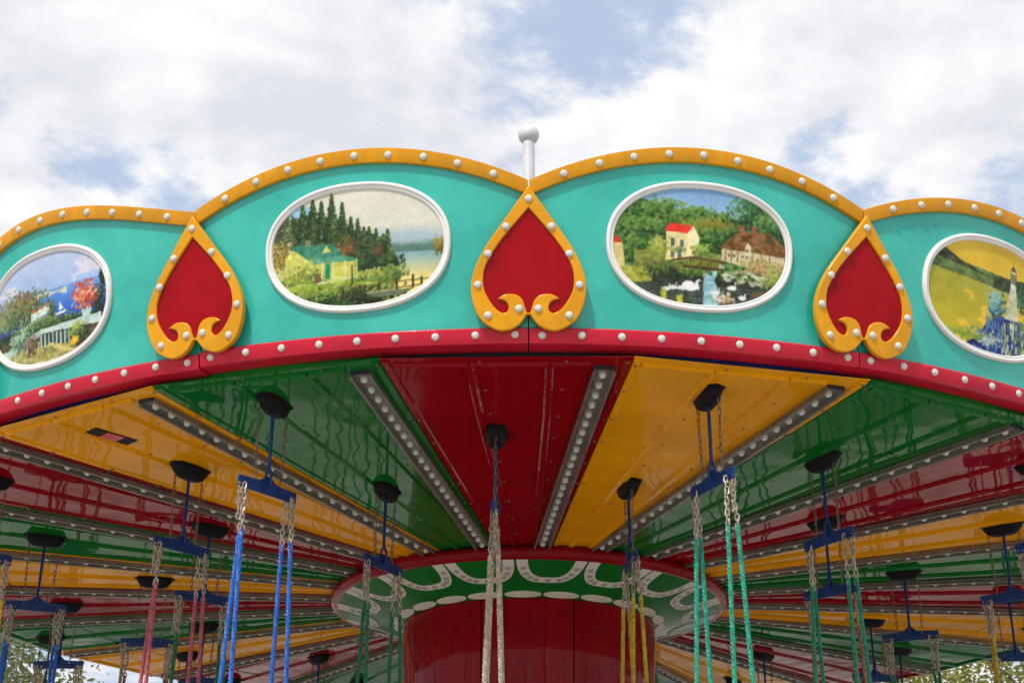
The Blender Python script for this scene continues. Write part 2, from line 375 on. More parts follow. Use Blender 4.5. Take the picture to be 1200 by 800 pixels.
# --- painted landscapes, printed flat into the ovals
PW, PH = 230, 156
class Pic:
    def __init__(s, seed):
        s.r = np.random.RandomState(seed)
        s.X, s.Y = np.meshgrid(np.linspace(0, 1, PW), np.linspace(0, 1, PH))
        s.c = np.zeros((PH, PW, 3)); s.n1 = s.noise(6); s.n2 = s.noise(18); s.n3 = s.noise(50)
    def noise(s, k):
        g_ = s.r.rand(k + 2, k + 2); x = s.X * k; y = s.Y * k
        i = np.minimum(x.astype(int), k); j = np.minimum(y.astype(int), k); fx = x - i; fy = y - j
        return (g_[j, i] * (1 - fx) + g_[j, i + 1] * fx) * (1 - fy) + (g_[j + 1, i] * (1 - fx) + g_[j + 1, i + 1] * fx) * fy - 0.5
    def grad(s, mask, y0, y1, c0, c1, var=10):
        t = np.clip((s.Y - y0) / (y1 - y0), 0, 1)[..., None]
        col = np.array(c0) * (1 - t) + np.array(c1) * t + (var * (s.n1 + 0.6 * s.n2))[..., None]
        s.c[mask] = col[mask]
    def fill(s, mask, col, var=16):
        cc = np.array(col) + (var * (s.n2 + 1.4 * s.n3))[..., None]; s.c[mask] = cc[mask]
    def poly(s, pts, col, var=14):
        x, y = s.X, s.Y; ins = np.zeros(x.shape, bool); n = len(pts)
        for i in range(n):
            (x0, y0), (x1, y1) = pts[i], pts[(i + 1) % n]
            if y0 == y1: continue
            c_ = ((y0 > y) != (y1 > y)) & (x < (x1 - x0) * (y - y0) / (y1 - y0) + x0); ins ^= c_
        s.fill(ins, col, var); return ins
    def ell(s, cx, cy, rx, ry, col, var=14):
        m_ = ((s.X - cx) / rx) ** 2 + ((s.Y - cy) / ry) ** 2 < 1 + 0.5 * s.n3; s.fill(m_, col, var)
    def dab(s, x, y, r, col, asp=1.45):
        i0 = int((x - r) * PW); i1 = int((x + r) * PW) + 2; j0 = int((y - r * asp) * PH); j1 = int((y + r * asp) * PH) + 2
        i0 = max(i0, 0); j0 = max(j0, 0)
        if i0 >= min(i1, PW) or j0 >= min(j1, PH): return
        X = s.X[j0:j1, i0:i1]; Y = s.Y[j0:j1, i0:i1]
        m_ = ((X - x) / r) ** 2 + ((Y - y) / (r * asp)) ** 2 < 1
        s.c[j0:j1, i0:i1][m_] = s.c[j0:j1, i0:i1][m_] * 0.25 + np.array(col) * 0.75
    def clump(s, cx, cy, rx, ry, cols, n=160, size=0.009):
        for _ in range(int(n * 1.9)):
            x = cx + rx * float(np.clip(s.r.randn() * 0.52, -1.25, 1.25)); y = cy + ry * float(np.clip(s.r.randn() * 0.52, -1.25, 1.25))
            lit = np.clip(0.5 + 0.5 * (y - cy) / ry - 0.3 * (x - cx) / rx + s.r.randn() * 0.3, 0, 0.999)
            c_ = np.array(cols[int(lit * len(cols))]) + s.r.randn(3) * 9; s.dab(x, y, size * (0.35 + 0.7 * s.r.rand()), c_)
    def conifer(s, x, y, h, w, cols):
        for k in range(int(200 + 3000 * h * w * 4)):
            t = s.r.rand() ** 0.8; ww = w * (1 - t) * (0.65 + 0.35 * abs(math.sin(t * 26)))
            px = x + ww * (2 * s.r.rand() - 1); c_ = np.array(cols[s.r.randint(len(cols))]) * (0.75 + 0.5 * (px > x - w * 0.1) * s.r.rand()) + s.r.randn(3) * 6
            s.dab(px, y + t * h, 0.0055 * (0.6 + s.r.rand()), c_, 1.2)
    def line(s, x0, y0, x1, y1, w, col):
        n = int(max(abs(x1 - x0) * PW, abs(y1 - y0) * PH)) + 2
        for k in range(n):
            t = k / (n - 1); s.dab(x0 + (x1 - x0) * t, y0 + (y1 - y0) * t, w, col, 1.4)
    def linear(s):
        c = s.c; w = 0.5
        sm = (np.roll(c, 1, 0) + np.roll(c, -1, 0) + np.roll(c, 1, 1) + np.roll(c, -1, 1)) / 4
        c = c * (1 - w) + sm * w; sm = (np.roll(c, 1, 0) + np.roll(c, -1, 0) + np.roll(c, 1, 1) + np.roll(c, -1, 1)) / 4
        c = c * 0.65 + sm * 0.35                       # brushed edges
        c = c + (s.n3 * 7 + s.r.randn(PH, PW) * 4)[..., None] + s.r.randn(PH, PW, 3) * 3
        q = np.clip(c / 255.0, 0, 1); return np.where(q <= 0.04045, q / 12.92, ((q + 0.055) / 1.055) ** 2.4)
G3 = [(30, 50, 28), (48, 78, 34), (78, 112, 46), (120, 150, 66)]
def pic_cottage():
    p = Pic(1); A = p.X >= 0
    p.grad(A, 0.5, 1, (206, 208, 190), (222, 216, 200), 14)
    p.fill((p.X < 0.26) & (p.Y > 0.6) & (p.n1 > -0.05), (150, 186, 210), 20)
    hz = np.clip((0.66 + 0.05 * p.n1 - p.Y) / 0.10, 0, 1) * np.clip((p.X - 0.5) / 0.15, 0, 1)
    p.c = p.c * (1 - 0.75 * hz[..., None]) + np.array((150, 176, 190)) * 0.75 * hz[..., None]
    hz = np.clip((0.525 + 0.03 * p.n3 + 0.03 * p.n2 - p.Y) / 0.05, 0, 1) * (p.X > 0.5)
    p.c = p.c * (1 - hz[..., None]) + np.array((86, 122, 108)) * hz[..., None]
    p.grad((p.Y < 0.43) & (p.X > 0.45), 0.2, 0.42, (232, 206, 120), (126, 166, 172), 14)
    p.fill((p.Y < 0.30 + 0.05 * p.n2) & (p.X < 0.72), (116, 140, 54), 44)
    p.fill((p.Y < 0.80 - 0.55 * np.clip(p.X - 0.28, 0, 1) - 1.5 * np.clip(p.X - 0.62, 0, 1) + 0.12 * p.n2 + 0.06 * p.n3) & (p.Y > 0.3) & (p.X < 0.72) & (p.X > 0.12), (60, 82, 44), 50)
    for x, h, w in ((0.02, 0.5, 0.10), (0.08, 0.58, 0.11)): p.conifer(x, 0.40, h, w, [(86, 96, 46), (60, 74, 38), (112, 112, 54)])
    for x, y, h, w in ((0.19, 0.40, 0.50, 0.10), (0.25, 0.42, 0.52, 0.10), (0.30, 0.42, 0.50, 0.08), (0.36, 0.42, 0.55, 0.085), (0.42, 0.42, 0.47, 0.07), (0.47, 0.4, 0.36, 0.06),
                       (0.51, 0.38, 0.36, 0.05), (0.545, 0.36, 0.30, 0.045), (0.575, 0.35, 0.31, 0.045), (0.615, 0.34, 0.30, 0.04), (0.655, 0.34, 0.25, 0.04), (0.68, 0.33, 0.30, 0.04)):
        p.conifer(x, y, h, w, [(44, 66, 38), (66, 92, 48), (36, 54, 36), (96, 122, 62)])
    p.clump(0.43, 0.50, 0.06, 0.10, [(104, 66, 36), (140, 86, 46), (170, 118, 66), (70, 84, 44)], 170, 0.007)
    p.clump(0.62, 0.46, 0.03, 0.06, [(90, 66, 38), (124, 86, 50), (60, 76, 42)], 70, 0.007)
    p.clump(0.05, 0.45, 0.07, 0.13, [(110, 90, 36), (150, 128, 50), (186, 164, 76)], 200, 0.008)
    p.clump(0.56, 0.34, 0.06, 0.10, [(26, 42, 30), (40, 64, 38), (60, 88, 44)], 200)
    p.clump(0.70, 0.36, 0.06, 0.05, [(26, 42, 30), (40, 64, 38), (70, 98, 48)], 130)
    p.clump(0.965, 0.47, 0.03, 0.07, [(90, 80, 34), (130, 120, 50), (160, 136, 60)], 90, 0.007)
    p.poly([(0.08, 0.24), (0.08, 0.46), (0.13, 0.53), (0.22, 0.42), (0.49, 0.40), (0.49, 0.24)], (196, 196, 92), 24)
    p.poly([(0.09, 0.47), (0.13, 0.56), (0.36, 0.545), (0.43, 0.44), (0.22, 0.42), (0.12, 0.535)], (58, 122, 98), 24)
    p.poly([(0.22, 0.425), (0.42, 0.44), (0.51, 0.40), (0.50, 0.385), (0.24, 0.385)], (84, 148, 118), 20)
    p.poly([(0.30, 0.47), (0.325, 0.54), (0.355, 0.475)], (196, 196, 110), 14); p.poly([(0.205, 0.54), (0.205, 0.60), (0.235, 0.60), (0.235, 0.54)], (120, 130, 96))
    p.poly([(0.315, 0.25), (0.315, 0.38), (0.345, 0.38), (0.345, 0.25)], (30, 130, 96)); p.poly([(0.10, 0.44), (0.10, 0.49), (0.12, 0.49), (0.12, 0.44)], (236, 226, 120))
    for x in (0.30, 0.365, 0.435, 0.50): p.line(x, 0.23, x, 0.39, 0.004, (214, 214, 150))
    p.clump(0.15, 0.31, 0.10, 0.09, [(110, 124, 50), (160, 164, 74), (196, 196, 104)], 260); p.clump(0.27, 0.27, 0.03, 0.05, [(130, 80, 60), (90, 110, 50)], 40)
    p.line(0.27, 0.215, 0.49, 0.245, 0.007, (206, 206, 150))
    p.fill((p.Y < 0.22 + 0.04 * p.n2) & (p.X < 0.62) & (p.Y > 0.10), (150, 168, 62), 44)
    p.clump(0.60, 0.25, 0.10, 0.05, [(80, 104, 44), (130, 150, 66), (170, 180, 90)], 170); p.clump(0.72, 0.26, 0.06, 0.06, [(70, 94, 40), (120, 144, 64)], 110)
    p.clump(0.36, 0.09, 0.24, 0.09, [(28, 40, 24), (58, 78, 34), (120, 142, 62)], 420); p.clump(0.58, 0.07, 0.16, 0.08, [(22, 32, 22), (48, 62, 34)], 220)
    p.line(0.475, 0.19, 0.475, 0.36, 0.004, (36, 40, 28)); p.dab(0.475, 0.365, 0.014, (206, 196, 90))
    p.poly([(0.55, 0.10), (0.60, 0.06), (0.76, 0.07), (0.82, 0.12)], (96, 108, 80)); p.line(0.55, 0.105, 0.82, 0.125, 0.004, (176, 176, 120))
    for x0, y0, x1, y1 in ((0.42, 0.155, 0.92, 0.20), (0.56, 0.115, 0.90, 0.15)): p.line(x0, y0, x1, y1, 0.005, (118, 112, 60))
    for x, y0, y1 in ((0.14, 0.06, 0.15), (0.42, 0.06, 0.16), (0.52, 0.05, 0.17), (0.545, 0.05, 0.17), (0.63, 0.12, 0.18), (0.73, 0.12, 0.20), (0.82, 0.13, 0.23), (0.87, 0.15, 0.21)): p.line(x, y0, x, y1, 0.007, (56, 54, 34))
    return p
def pic_swans():
    p = Pic(2); A = p.X >= 0
    p.grad(A, 0.6, 1, (176, 204, 226), (120, 164, 206), 12)
    hl = 0.80 - 0.05 * p.X + 0.10 * np.exp(-((p.X - 0.12) / 0.14) ** 2) + 0.05 * p.n2 + 0.03 * p.n3
    p.fill(p.Y < hl, (62, 96, 40), 60)
    for cx, cy, rx, ry in ((0.12, 0.78, 0.12, 0.12), (0.28, 0.79, 0.10, 0.08), (0.10, 0.62, 0.12, 0.10), (0.27, 0.64, 0.12, 0.10), (0.45, 0.76, 0.10, 0.07), (0.60, 0.74, 0.10, 0.06), (0.50, 0.66, 0.10, 0.06), (0.60, 0.62, 0.10, 0.08), (0.10, 0.46, 0.10, 0.1)):
        p.clump(cx, cy, rx, ry, [(34, 62, 28), (54, 92, 38), (82, 122, 50), (110, 146, 66)], 230, 0.011)
    p.clump(0.56, 0.70, 0.14, 0.05, [(120, 110, 40), (150, 136, 54)], 90)
    p.clump(0.80, 0.84, 0.12, 0.13, [(30, 66, 34), (52, 100, 52), (88, 140, 80)], 300, 0.011); p.clump(0.93, 0.74, 0.10, 0.12, [(36, 70, 36), (64, 112, 58), (120, 150, 80)], 240, 0.011)
    p.poly([(0, 0.25), (0, 0.56), (0.055, 0.50), (0.07, 0.30)], (214, 196, 130)); p.poly([(0, 0.56), (0, 0.49), (0.055, 0.495), (0.03, 0.54)], (200, 56, 40))
    p.fill((p.Y < 0.45 + 0.04 * p.n2) & (p.X > 0.12) & (p.X < 0.62) & (p.Y > 0.3), (126, 132, 56), 40)
    p.poly([(0.30, 0.36), (0.30, 0.615), (0.42, 0.62), (0.42, 0.40)], (226, 214, 150)); p.poly([(0.42, 0.40), (0.42, 0.62), (0.455, 0.67), (0.485, 0.58), (0.485, 0.42)], (240, 228, 176))
    p.poly([(0.29, 0.61), (0.315, 0.68), (0.455, 0.675), (0.42, 0.605)], (222, 52, 34), 18)
    for x, y in ((0.335, 0.52), (0.388, 0.51), (0.335, 0.42), (0.375, 0.42)): p.poly([(x - 0.011, y - 0.03), (x - 0.011, y + 0.035), (x + 0.011, y + 0.035), (x + 0.011, y - 0.03)], (86, 100, 92))
    p.clump(0.36, 0.46, 0.05, 0.02, [(90, 120, 60), (140, 160, 90)], 30); p.clump(0.50, 0.46, 0.05, 0.05, [(90, 120, 50), (150, 170, 80)], 90); p.clump(0.26, 0.48, 0.05, 0.08, [(130, 140, 50), (176, 176, 80)], 110)
    p.poly([(0.62, 0.40), (0.62, 0.50), (0.99, 0.48), (0.99, 0.36), (0.8, 0.34)], (206, 190, 150))
    p.poly([(0.60, 0.50), (0.70, 0.64), (0.78, 0.66), (0.90, 0.67), (1.0, 0.56), (1.0, 0.47), (0.80, 0.49), (0.77, 0.51), (0.73, 0.49)], (124, 88, 44), 40)
    p.poly([(0.86, 0.58), (0.90, 0.66), (0.94, 0.58)], (86, 80, 44)); p.poly([(0.755, 0.44), (0.755, 0.53), (0.77, 0.57), (0.79, 0.53), (0.79, 0.44)], (220, 210, 176))
    for x in (0.735, 0.805): p.poly([(x - 0.014, 0.63), (x - 0.014, 0.71), (x + 0.014, 0.71), (x + 0.014, 0.63)], (150, 84, 56))
    for x, y in ((0.765, 0.50), (0.74, 0.445), (0.765, 0.445), (0.66, 0.45), (0.69, 0.45), (0.83, 0.43), (0.87, 0.43)): p.dab(x, y, 0.009, (80, 72, 54))
    for x in (0.64, 0.675, 0.71, 0.80, 0.85, 0.90): p.line(x, 0.40, x, 0.485, 0.003, (90, 66, 40))
    p.fill(p.Y < 0.25 + 0.03 * p.n2 + 0.06 * (p.X < 0.3) * 0, (50, 58, 46), 26)
    p.fill((p.Y < 0.18) & (np.abs(np.sin(p.Y * 160 + 8 * p.n2)) > 0.75), (76, 90, 80), 16)
    p.fill((np.abs(p.X - 0.555 - 0.03 * p.n2) < 0.035 + 0.03 * (0.28 - p.Y)) & (p.Y < 0.30), (150, 192, 200), 40)
    p.fill((p.X < 0.22) & (p.Y < 0.30) & (p.Y > 0.14 + 0.5 * p.X * 0.4), (160, 160, 62), 30)
    p.clump(0.30, 0.29, 0.13, 0.06, [(30, 44, 26), (58, 78, 36), (100, 116, 52)], 260); p.clump(0.46, 0.30, 0.08, 0.05, [(70, 92, 40), (130, 146, 60)], 130)
    for _ in range(60):
        x = 0.60 + 0.4 * p.r.rand(); y = 0.22 + 0.14 * p.r.rand() - 0.05 * (x - 0.6); p.ell(x, y, 0.02, 0.016, (176, 180, 150) if p.r.rand() > 0.45 else (112, 130, 70), 40)
    p.clump(0.86, 0.37, 0.10, 0.06, [(150, 110, 80), (206, 160, 120), (150, 150, 70)], 170); p.clump(0.93, 0.28, 0.07, 0.10, [(110, 130, 54), (170, 176, 90)], 170)
    p.line(0.33, 0.37, 0.45, 0.405, 0.006, (92, 60, 36)); p.line(0.45, 0.405, 0.64, 0.375, 0.006, (92, 60, 36)); p.line(0.40, 0.325, 0.62, 0.315, 0.008, (70, 48, 32))
    for k in range(11): x = 0.42 + 0.02 * k; p.line(x, 0.325, x, 0.395, 0.003, (104, 70, 42))
    p.ell(0.435, 0.160, 0.045, 0.042, (240, 236, 238), 10); p.ell(0.39, 0.14, 0.03, 0.018, (232, 230, 232), 8); p.line(0.485, 0.14, 0.475, 0.20, 0.007, (244, 240, 240)); p.line(0.475, 0.20, 0.49, 0.215, 0.007, (244, 240, 240)); p.dab(0.50, 0.205, 0.006, (200, 110, 60))
    for x, y in ((0.30, 0.125), (0.34, 0.14), (0.68, 0.17), (0.74, 0.095), (0.585, 0.12)): p.ell(x, y, 0.026, 0.018, (226, 226, 222), 10); p.line(x + 0.016, y, x + 0.02, y + 0.04, 0.004, (236, 236, 232))
    p.clump(0.29, 0.08, 0.012, 0.04, [(200, 196, 50), (160, 170, 50)], 26); p.clump(0.38, 0.05, 0.012, 0.03, [(190, 190, 60)], 20)
    p.clump(0.63, 0.07, 0.05, 0.05, [(150, 120, 90), (220, 196, 170), (236, 214, 196)], 70); p.clump(0.84, 0.13, 0.04, 0.03, [(150, 60, 50), (90, 100, 50)], 40)
    return p
def pic_bay():
    p = Pic(3); A = p.X >= 0
    p.grad(A, 0.55, 1, (150, 180, 222), (188, 198, 224), 18); p.fill((p.Y > 0.72) & (p.n1 + 0.6 * p.n2 > 0.16), (208, 204, 216), 8)
    p.grad((p.Y < 0.66 + 0.03 * p.n1), 0.30, 0.66, (22, 66, 164), (120, 160, 214), 16)
    p.fill(p.Y < 0.70 - 1.1 * (p.X - 0.38) ** 2 - 0.30 * np.clip(p.X - 0.45, 0, 1) + 0.04 * p.n2, (124, 156, 156), 24)
    p.grad((p.X > 0.44) & (p.Y < 0.62) & (p.Y > 0.3), 0.34, 0.62, (22, 72, 182), (96, 146, 214), 18)
    p.fill((p.X > 0.40) & (p.X < 0.68) & (np.abs(p.Y - 0.62) < 0.03 + 0.05 * p.n2), (196, 204, 190), 16)
    p.clump(0.30, 0.55, 0.18, 0.14, [(52, 70, 44), (90, 106, 56), (134, 130, 64), (120, 90, 56)], 420, 0.011); p.clump(0.16, 0.50, 0.12, 0.2, [(70, 90, 60), (130, 140, 84)], 240, 0.011)
    p.fill((p.Y < 0.40 + 0.02 * p.n2) & (p.X < 0.5), (40, 74, 120), 30)
    for x, y in ((0.39, 0.46), (0.45, 0.475), (0.505, 0.49)):
        p.poly([(x - 0.027, y - 0.05), (x - 0.027, y + 0.025), (x + 0.027, y + 0.035), (x + 0.027, y - 0.04)], (206, 222, 206)); p.poly([(x - 0.03, y + 0.02), (x, y + 0.065), (x + 0.03, y + 0.03)], (190, 104, 60))
        p.dab(x - 0.01, y - 0.01, 0.006, (120, 140, 130))
    p.line(0.33, 0.385, 0.57, 0.44, 0.008, (150, 160, 110)); p.clump(0.55, 0.46, 0.03, 0.07, [(50, 74, 50), (90, 110, 60)], 80)
    p.poly([(0.57, 0.42), (0.60, 0.40), (0.66, 0.41), (0.67, 0.435)], (226, 230, 234)); p.poly([(0.61, 0.44), (0.615, 0.52), (0.65, 0.45)], (232, 236, 240)); p.poly([(0.735, 0.66), (0.74, 0.74), (0.752, 0.67)], (214, 220, 230))
    p.fill((p.Y < 0.36 + 0.03 * p.n2), (46, 66, 44), 30)
    p.clump(0.55, 0.35, 0.30, 0.05, [(34, 56, 34), (70, 96, 46), (120, 140, 66)], 330); p.clump(0.93, 0.42, 0.07, 0.18, [(24, 40, 28), (44, 66, 38)], 200); p.clump(0.97, 0.64, 0.03, 0.10, [(24, 44, 34)], 60)
    p.fill(p.Y < 0.27, (70, 62, 44), 40); p.fill((p.Y < 0.20 + 0.03 * p.n2) & (p.X < 0.75), (156, 150, 84), 50)
    p.poly([(0.44, 0.27), (0.44, 0.31), (0.95, 0.33), (0.95, 0.24)], (188, 206, 196)); p.poly([(0, 0.10), (0, 0.16), (0.44, 0.31), (0.50, 0.28)], (176, 200, 190))
    p.poly([(0.44, 0.16), (0.44, 0.27), (0.72, 0.24), (0.72, 0.12)], (52, 66, 56))
    for k in range(8): x = 0.45 + 0.034 * k; p.line(x, 0.15 - 0.003 * k, x, 0.26 - 0.003 * k, 0.006, (186, 206, 198))
    for k in range(6): x = 0.10 + 0.055 * k; p.line(x, 0.06 + 0.02 * k, x, 0.18 + 0.02 * k, 0.006, (160, 190, 180))
    p.clump(0.26, 0.27, 0.10, 0.08, [(60, 96, 76), (120, 160, 130), (170, 196, 160)], 190); p.clump(0.36, 0.20, 0.06, 0.08, [(80, 60, 46), (140, 110, 90)], 110)
    for k in range(4): p.poly([(0.50 + 0.045 * k, 0.15 - 0.028 * k), (0.52 + 0.045 * k, 0.17 - 0.028 * k), (0.58 + 0.045 * k, 0.155 - 0.028 * k), (0.56 + 0.045 * k, 0.135 - 0.028 * k)], (206, 190, 110))
    p.clump(0.76, 0.20, 0.07, 0.08, [(40, 66, 34), (96, 124, 54), (160, 170, 80)], 170); p.clump(0.73, 0.13, 0.03, 0.03, [(226, 180, 40)], 26)
    p.ell(0.835, 0.37, 0.04, 0.06, (176, 206, 196), 26); p.poly([(0.82, 0.27), (0.825, 0.33), (0.85, 0.33), (0.855, 0.27)], (160, 190, 180))
    p.clump(0.83, 0.52, 0.085, 0.10, [(150, 60, 50), (206, 110, 80), (226, 170, 140), (190, 70, 56)], 230, 0.012)
    return p
def pic_lighthouse():
    p = Pic(4); A = p.X >= 0
    p.grad(A, 0.6, 1, (232, 190, 56), (214, 178, 44), 20)
    p.grad(p.Y < 0.70, 0.2, 0.68, (196, 178, 40), (168, 166, 60), 22); p.fill((p.Y < 0.55) & (p.n1 + 0.5 * p.n2 > 0.05), (224, 184, 44), 16)
    p.fill((p.Y < 0.78 - 0.10 * p.X) & (p.Y > 0.66 - 0.12 * p.X), (96, 116, 56), 30)
    p.fill((p.Y < 0.93 - 0.75 * p.X + 0.45 * p.X ** 2 + 0.02 * p.n2) & (p.Y > 0.77 - 0.20 * p.X) & (p.X < 0.62), (58, 66, 38), 34)
    p.fill((p.Y < 0.72 + 0.10 * (p.X - 0.62) + 0.02 * p.n2) & (p.Y > 0.62 - 0.05 * p.X) & (p.X > 0.5), (54, 70, 40), 34)
    p.clump(0.92, 0.70, 0.12, 0.2, [(40, 62, 30), (66, 96, 44), (100, 130, 60)], 420, 0.011); p.clump(0.80, 0.56, 0.10, 0.10, [(36, 66, 44), (70, 120, 80)], 260, 0.011)
    p.fill((p.Y < 0.34 - 0.25 * np.clip(p.X - 0.9, 0, 1) + 0.02 * p.n3) & (p.X > 0.60), (126, 150, 50), 50)
    p.clump(0.53, 0.44, 0.06, 0.12, [(44, 84, 96), (96, 146, 150), (150, 186, 180)], 240, 0.011)
    p.fill((p.Y < 0.36) & (p.Y < 0.36 * np.clip((p.X - 0.28) / 0.26, 0, 1) + 0.06 * p.n2), (40, 62, 120), 60)
    for _ in range(260):
        x = 0.45 + 0.5 * p.r.rand(); y = 0.34 * p.r.rand(); c_ = [(40, 70, 140), (90, 130, 160), (176, 180, 90), (206, 200, 110), (96, 120, 60), (230, 230, 210)][p.r.randint(6) if x > 0.58 else p.r.randint(2)]; p.line(x, y, x, y - 0.05, 0.005, c_)
    p.clump(0.46, 0.13, 0.10, 0.06, [(150, 170, 170), (210, 216, 206), (96, 120, 120)], 170); p.clump(0.28, 0.12, 0.14, 0.05, [(110, 140, 50), (150, 166, 60)], 130)
    p.poly([(0.795, 0.33), (0.795, 0.46), (0.86, 0.50), (1, 0.46), (1, 0.28)], (190, 190, 150)); p.poly([(0.77, 0.44), (0.83, 0.53), (1, 0.50), (1, 0.42), (0.86, 0.43), (0.82, 0.49)], (150, 96, 50))
    p.clump(0.86, 0.33, 0.12, 0.04, [(110, 140, 40), (160, 180, 60)], 130)
    p.poly([(0.60, 0.345), (0.645, 0.66), (0.648, 0.80), (0.682, 0.80), (0.69, 0.66), (0.72, 0.35)], (206, 206, 176), 30)
    for y in (0.70, 0.725, 0.75, 0.775): p.line(0.645, y, 0.69, y - 0.012, 0.006, (70, 76, 60))
    p.poly([(0.640, 0.80), (0.655, 0.84), (0.675, 0.84), (0.690, 0.80)], (90, 80, 60)); p.line(0.665, 0.84, 0.665, 0.90, 0.003, (110, 100, 50))
    for _ in range(26): p.line(0.615 + 0.09 * p.r.rand(), 0.37 + 0.2 * p.r.rand(), 0.63 + 0.06 * p.r.rand(), 0.5, 0.002, (176, 176, 110))
    return p
pic_m = bpy.data.materials.new('printed_landscape'); pic_m.use_nodes = True
_b = pic_m.node_tree.nodes['Principled BSDF']; _b.inputs['Roughness'].default_value = 0.2; _b.inputs['Specular IOR Level'].default_value = 0.25
_a = pic_m.node_tree.nodes.new('ShaderNodeVertexColor'); _a.layer_name = 'print'
pic_m.node_tree.links.new(_a.outputs[0], _b.inputs['Base Color'])
def pic_mesh(name, p):
    col = p.linear().reshape(-1, 3); v = []; f = []
    HX, HY = 0.556, 0.367
    ins = np.zeros((PH, PW), bool)
    for j in range(PH):
        for i in range(PW):
            x = -1 + 2 * i / (PW - 1); y = -1 + 2 * j / (PH - 1)
            ins[j, i] = abs(x) ** 2.25 + abs(y) ** 2.25 < 1.02
            v.append(fm(x * HX * DPM, OC + y * HY, 0.005))
    for j in range(PH - 1):
        for i in range(PW - 1):
            if ins[j, i] and ins[j, i + 1] and ins[j + 1, i] and ins[j + 1, i + 1]:
                a = j * PW + i; f.append((a, a + 1, a + PW + 1, a + PW))
    me = bpy.data.meshes.new(name); me.from_pydata(v, [], f)
    at_ = me.color_attributes.new('print', 'FLOAT_COLOR', 'POINT')
    at_.data.foreach_set('color', np.concatenate([col, np.ones((len(col), 1))], 1).astype(np.float32).ravel())
    me.polygons.foreach_set('use_smooth', [True] * len(me.polygons)); me.materials.append(pic_m); me.update()
    return me
PICS = [pic_mesh('picture_' + n, q()) for n, q in (('cottage', pic_cottage), ('swans', pic_swans), ('bay', pic_bay), ('lighthouse', pic_lighthouse))]
PIC_LABEL = ['painted cottage among conifers beside a lake', 'painted swans on a stream by thatched cottage and bridge', 'painted blue bay with terrace and flower vase', 'painted white lighthouse under a yellow sky']

# --- fascia panels, k counts the panels to the right of the middle seam
for k in range(18):
    kk = k if k < 9 else k - 18                       # panel from seam kk to seam kk+1
    cen = 20 * kk + 10
    arf = arch_skew if kk == -2 else arch
    pn = obj('fascia_panel', PANEL_B if kk == -2 else PANEL, CAR, rot=(0, 0, R(cen)))
    if kk == -2:      # this panel sits a little askew, its oval off centre
        cpt = Vector(fm(0, 0.5)); nrm_ = Vector((0, -math.cos(LAM), -math.sin(LAM)))
        pn.matrix_basis = Matrix.Rotation(R(cen), 4, 'Z') @ Matrix.Translation(cpt) @ Matrix.Rotation(R(-0.6), 4, nrm_) @ Matrix.Translation(-cpt)
    obj('arch_trim', ARCH_B if kk == -2 else ARCH, pn); obj('base_strip', STRIP, pn)
    sh = ((0, 0, -0.02), (0, 0, R(-1.9))) if kk == -2 else ((0, 0, 0), (0, 0, 0))
    obj('oval_frame', FRAME, pn, *sh)
    pi = {-1: 0, 0: 1, -2: 2, 1: 3}.get(kk, (k * 3 + 1) % 4)
    po = obj('picture', PICS[pi], pn, *sh); po['label'] = PIC_LABEL[pi]
    near = kk in (-2, -1, 0, 1)
    for j in range(9):
        d1 = 2.0 * (j - 4); d2 = 2.307 * (j - 4)
        for d, t, off in ((d1, arf(d1) - 0.047, 0.0305), (d2, 0.052, 0.0265)):
            m_ = bulb_frame(d + random.uniform(-0.03, 0.03), t + random.uniform(-0.003, 0.003), off)
            if near: place('bulb', BULB, pn, m_)
            else: to_rest(Matrix.Rotation(R(cen), 4, 'Z') @ m_, BULB)

# --- heart ornaments over the seams
half = catmull([(0.0, 0.955), (0.145, 0.748), (0.272, 0.560), (0.338, 0.405), (0.345, 0.275), (0.296, 0.145), (0.215, 0.082), (0.142, 0.066), (0.062, 0.098), (0.006, 0.168)], 5)
outer = half + [(-x, y) for x, y in half[::-1] if x > 1e-6]
inn = catmull([(0.0, 0.818), (0.150, 0.640), (0.238, 0.507), (0.272, 0.414), (0.266, 0.309), (0.212, 0.215), (0.160, 0.174), (0.126, 0.184), (0.122, 0.218), (0.143, 0.246), (0.186, 0.260)], 5) \
    + catmull([(0.186, 0.260), (0.146, 0.284), (0.100, 0.288), (0.060, 0.276), (0.034, 0.248), (0.022, 0.210), (0.010, 0.176)], 5)[1:]
inner = inn + [(-x, y) for x, y in inn[::-1] if x > 1e-6]
HEART = curve_plate('heart_ornament', [outer, inner], 0.021, 0.007, 'amber', 2)
def heart_map(me, base):
    for q in me.vertices:
        x, y, z = q.co; t = y; off = base + z
        r = RR + KL * t + off * math.cos(LAM); q.co = (x, -r, ZR + t - off * math.sin(LAM))
    me.update()
heart_map(HEART, 0.056)
inl = catmull([(0.0, 0.90), (0.16, 0.69), (0.255, 0.53), (0.305, 0.40), (0.30, 0.27), (0.25, 0.15), (0.15, 0.10), (0.07, 0.13), (0.008, 0.185)], 4)
INLAY = curve_plate('heart_inlay', [inl + [(-x, y) for x, y in inl[::-1] if x > 1e-6]], 0.012, 0.003, 'crimson', 1)
heart_map(INLAY, 0.050)
HB = [(0, 0.872)] + [(s * x, y) for x, y in ((0.138, 0.700), (0.247, 0.532), (0.307, 0.342), (0.244, 0.158), (0.058, 0.198)) for s in (-1, 1)]
def flat_frame(x, t, off):
    n = Vector((0, -math.cos(LAM), -math.sin(LAM))); xx = Vector((1, 0, 0)); yy = n.cross(xx)
    m_ = Matrix((xx, yy, n)).transposed().to_4x4(); r = RR + KL * t + off * math.cos(LAM); m_.translation = (x, -r, ZR + t - off * math.sin(LAM)); return m_
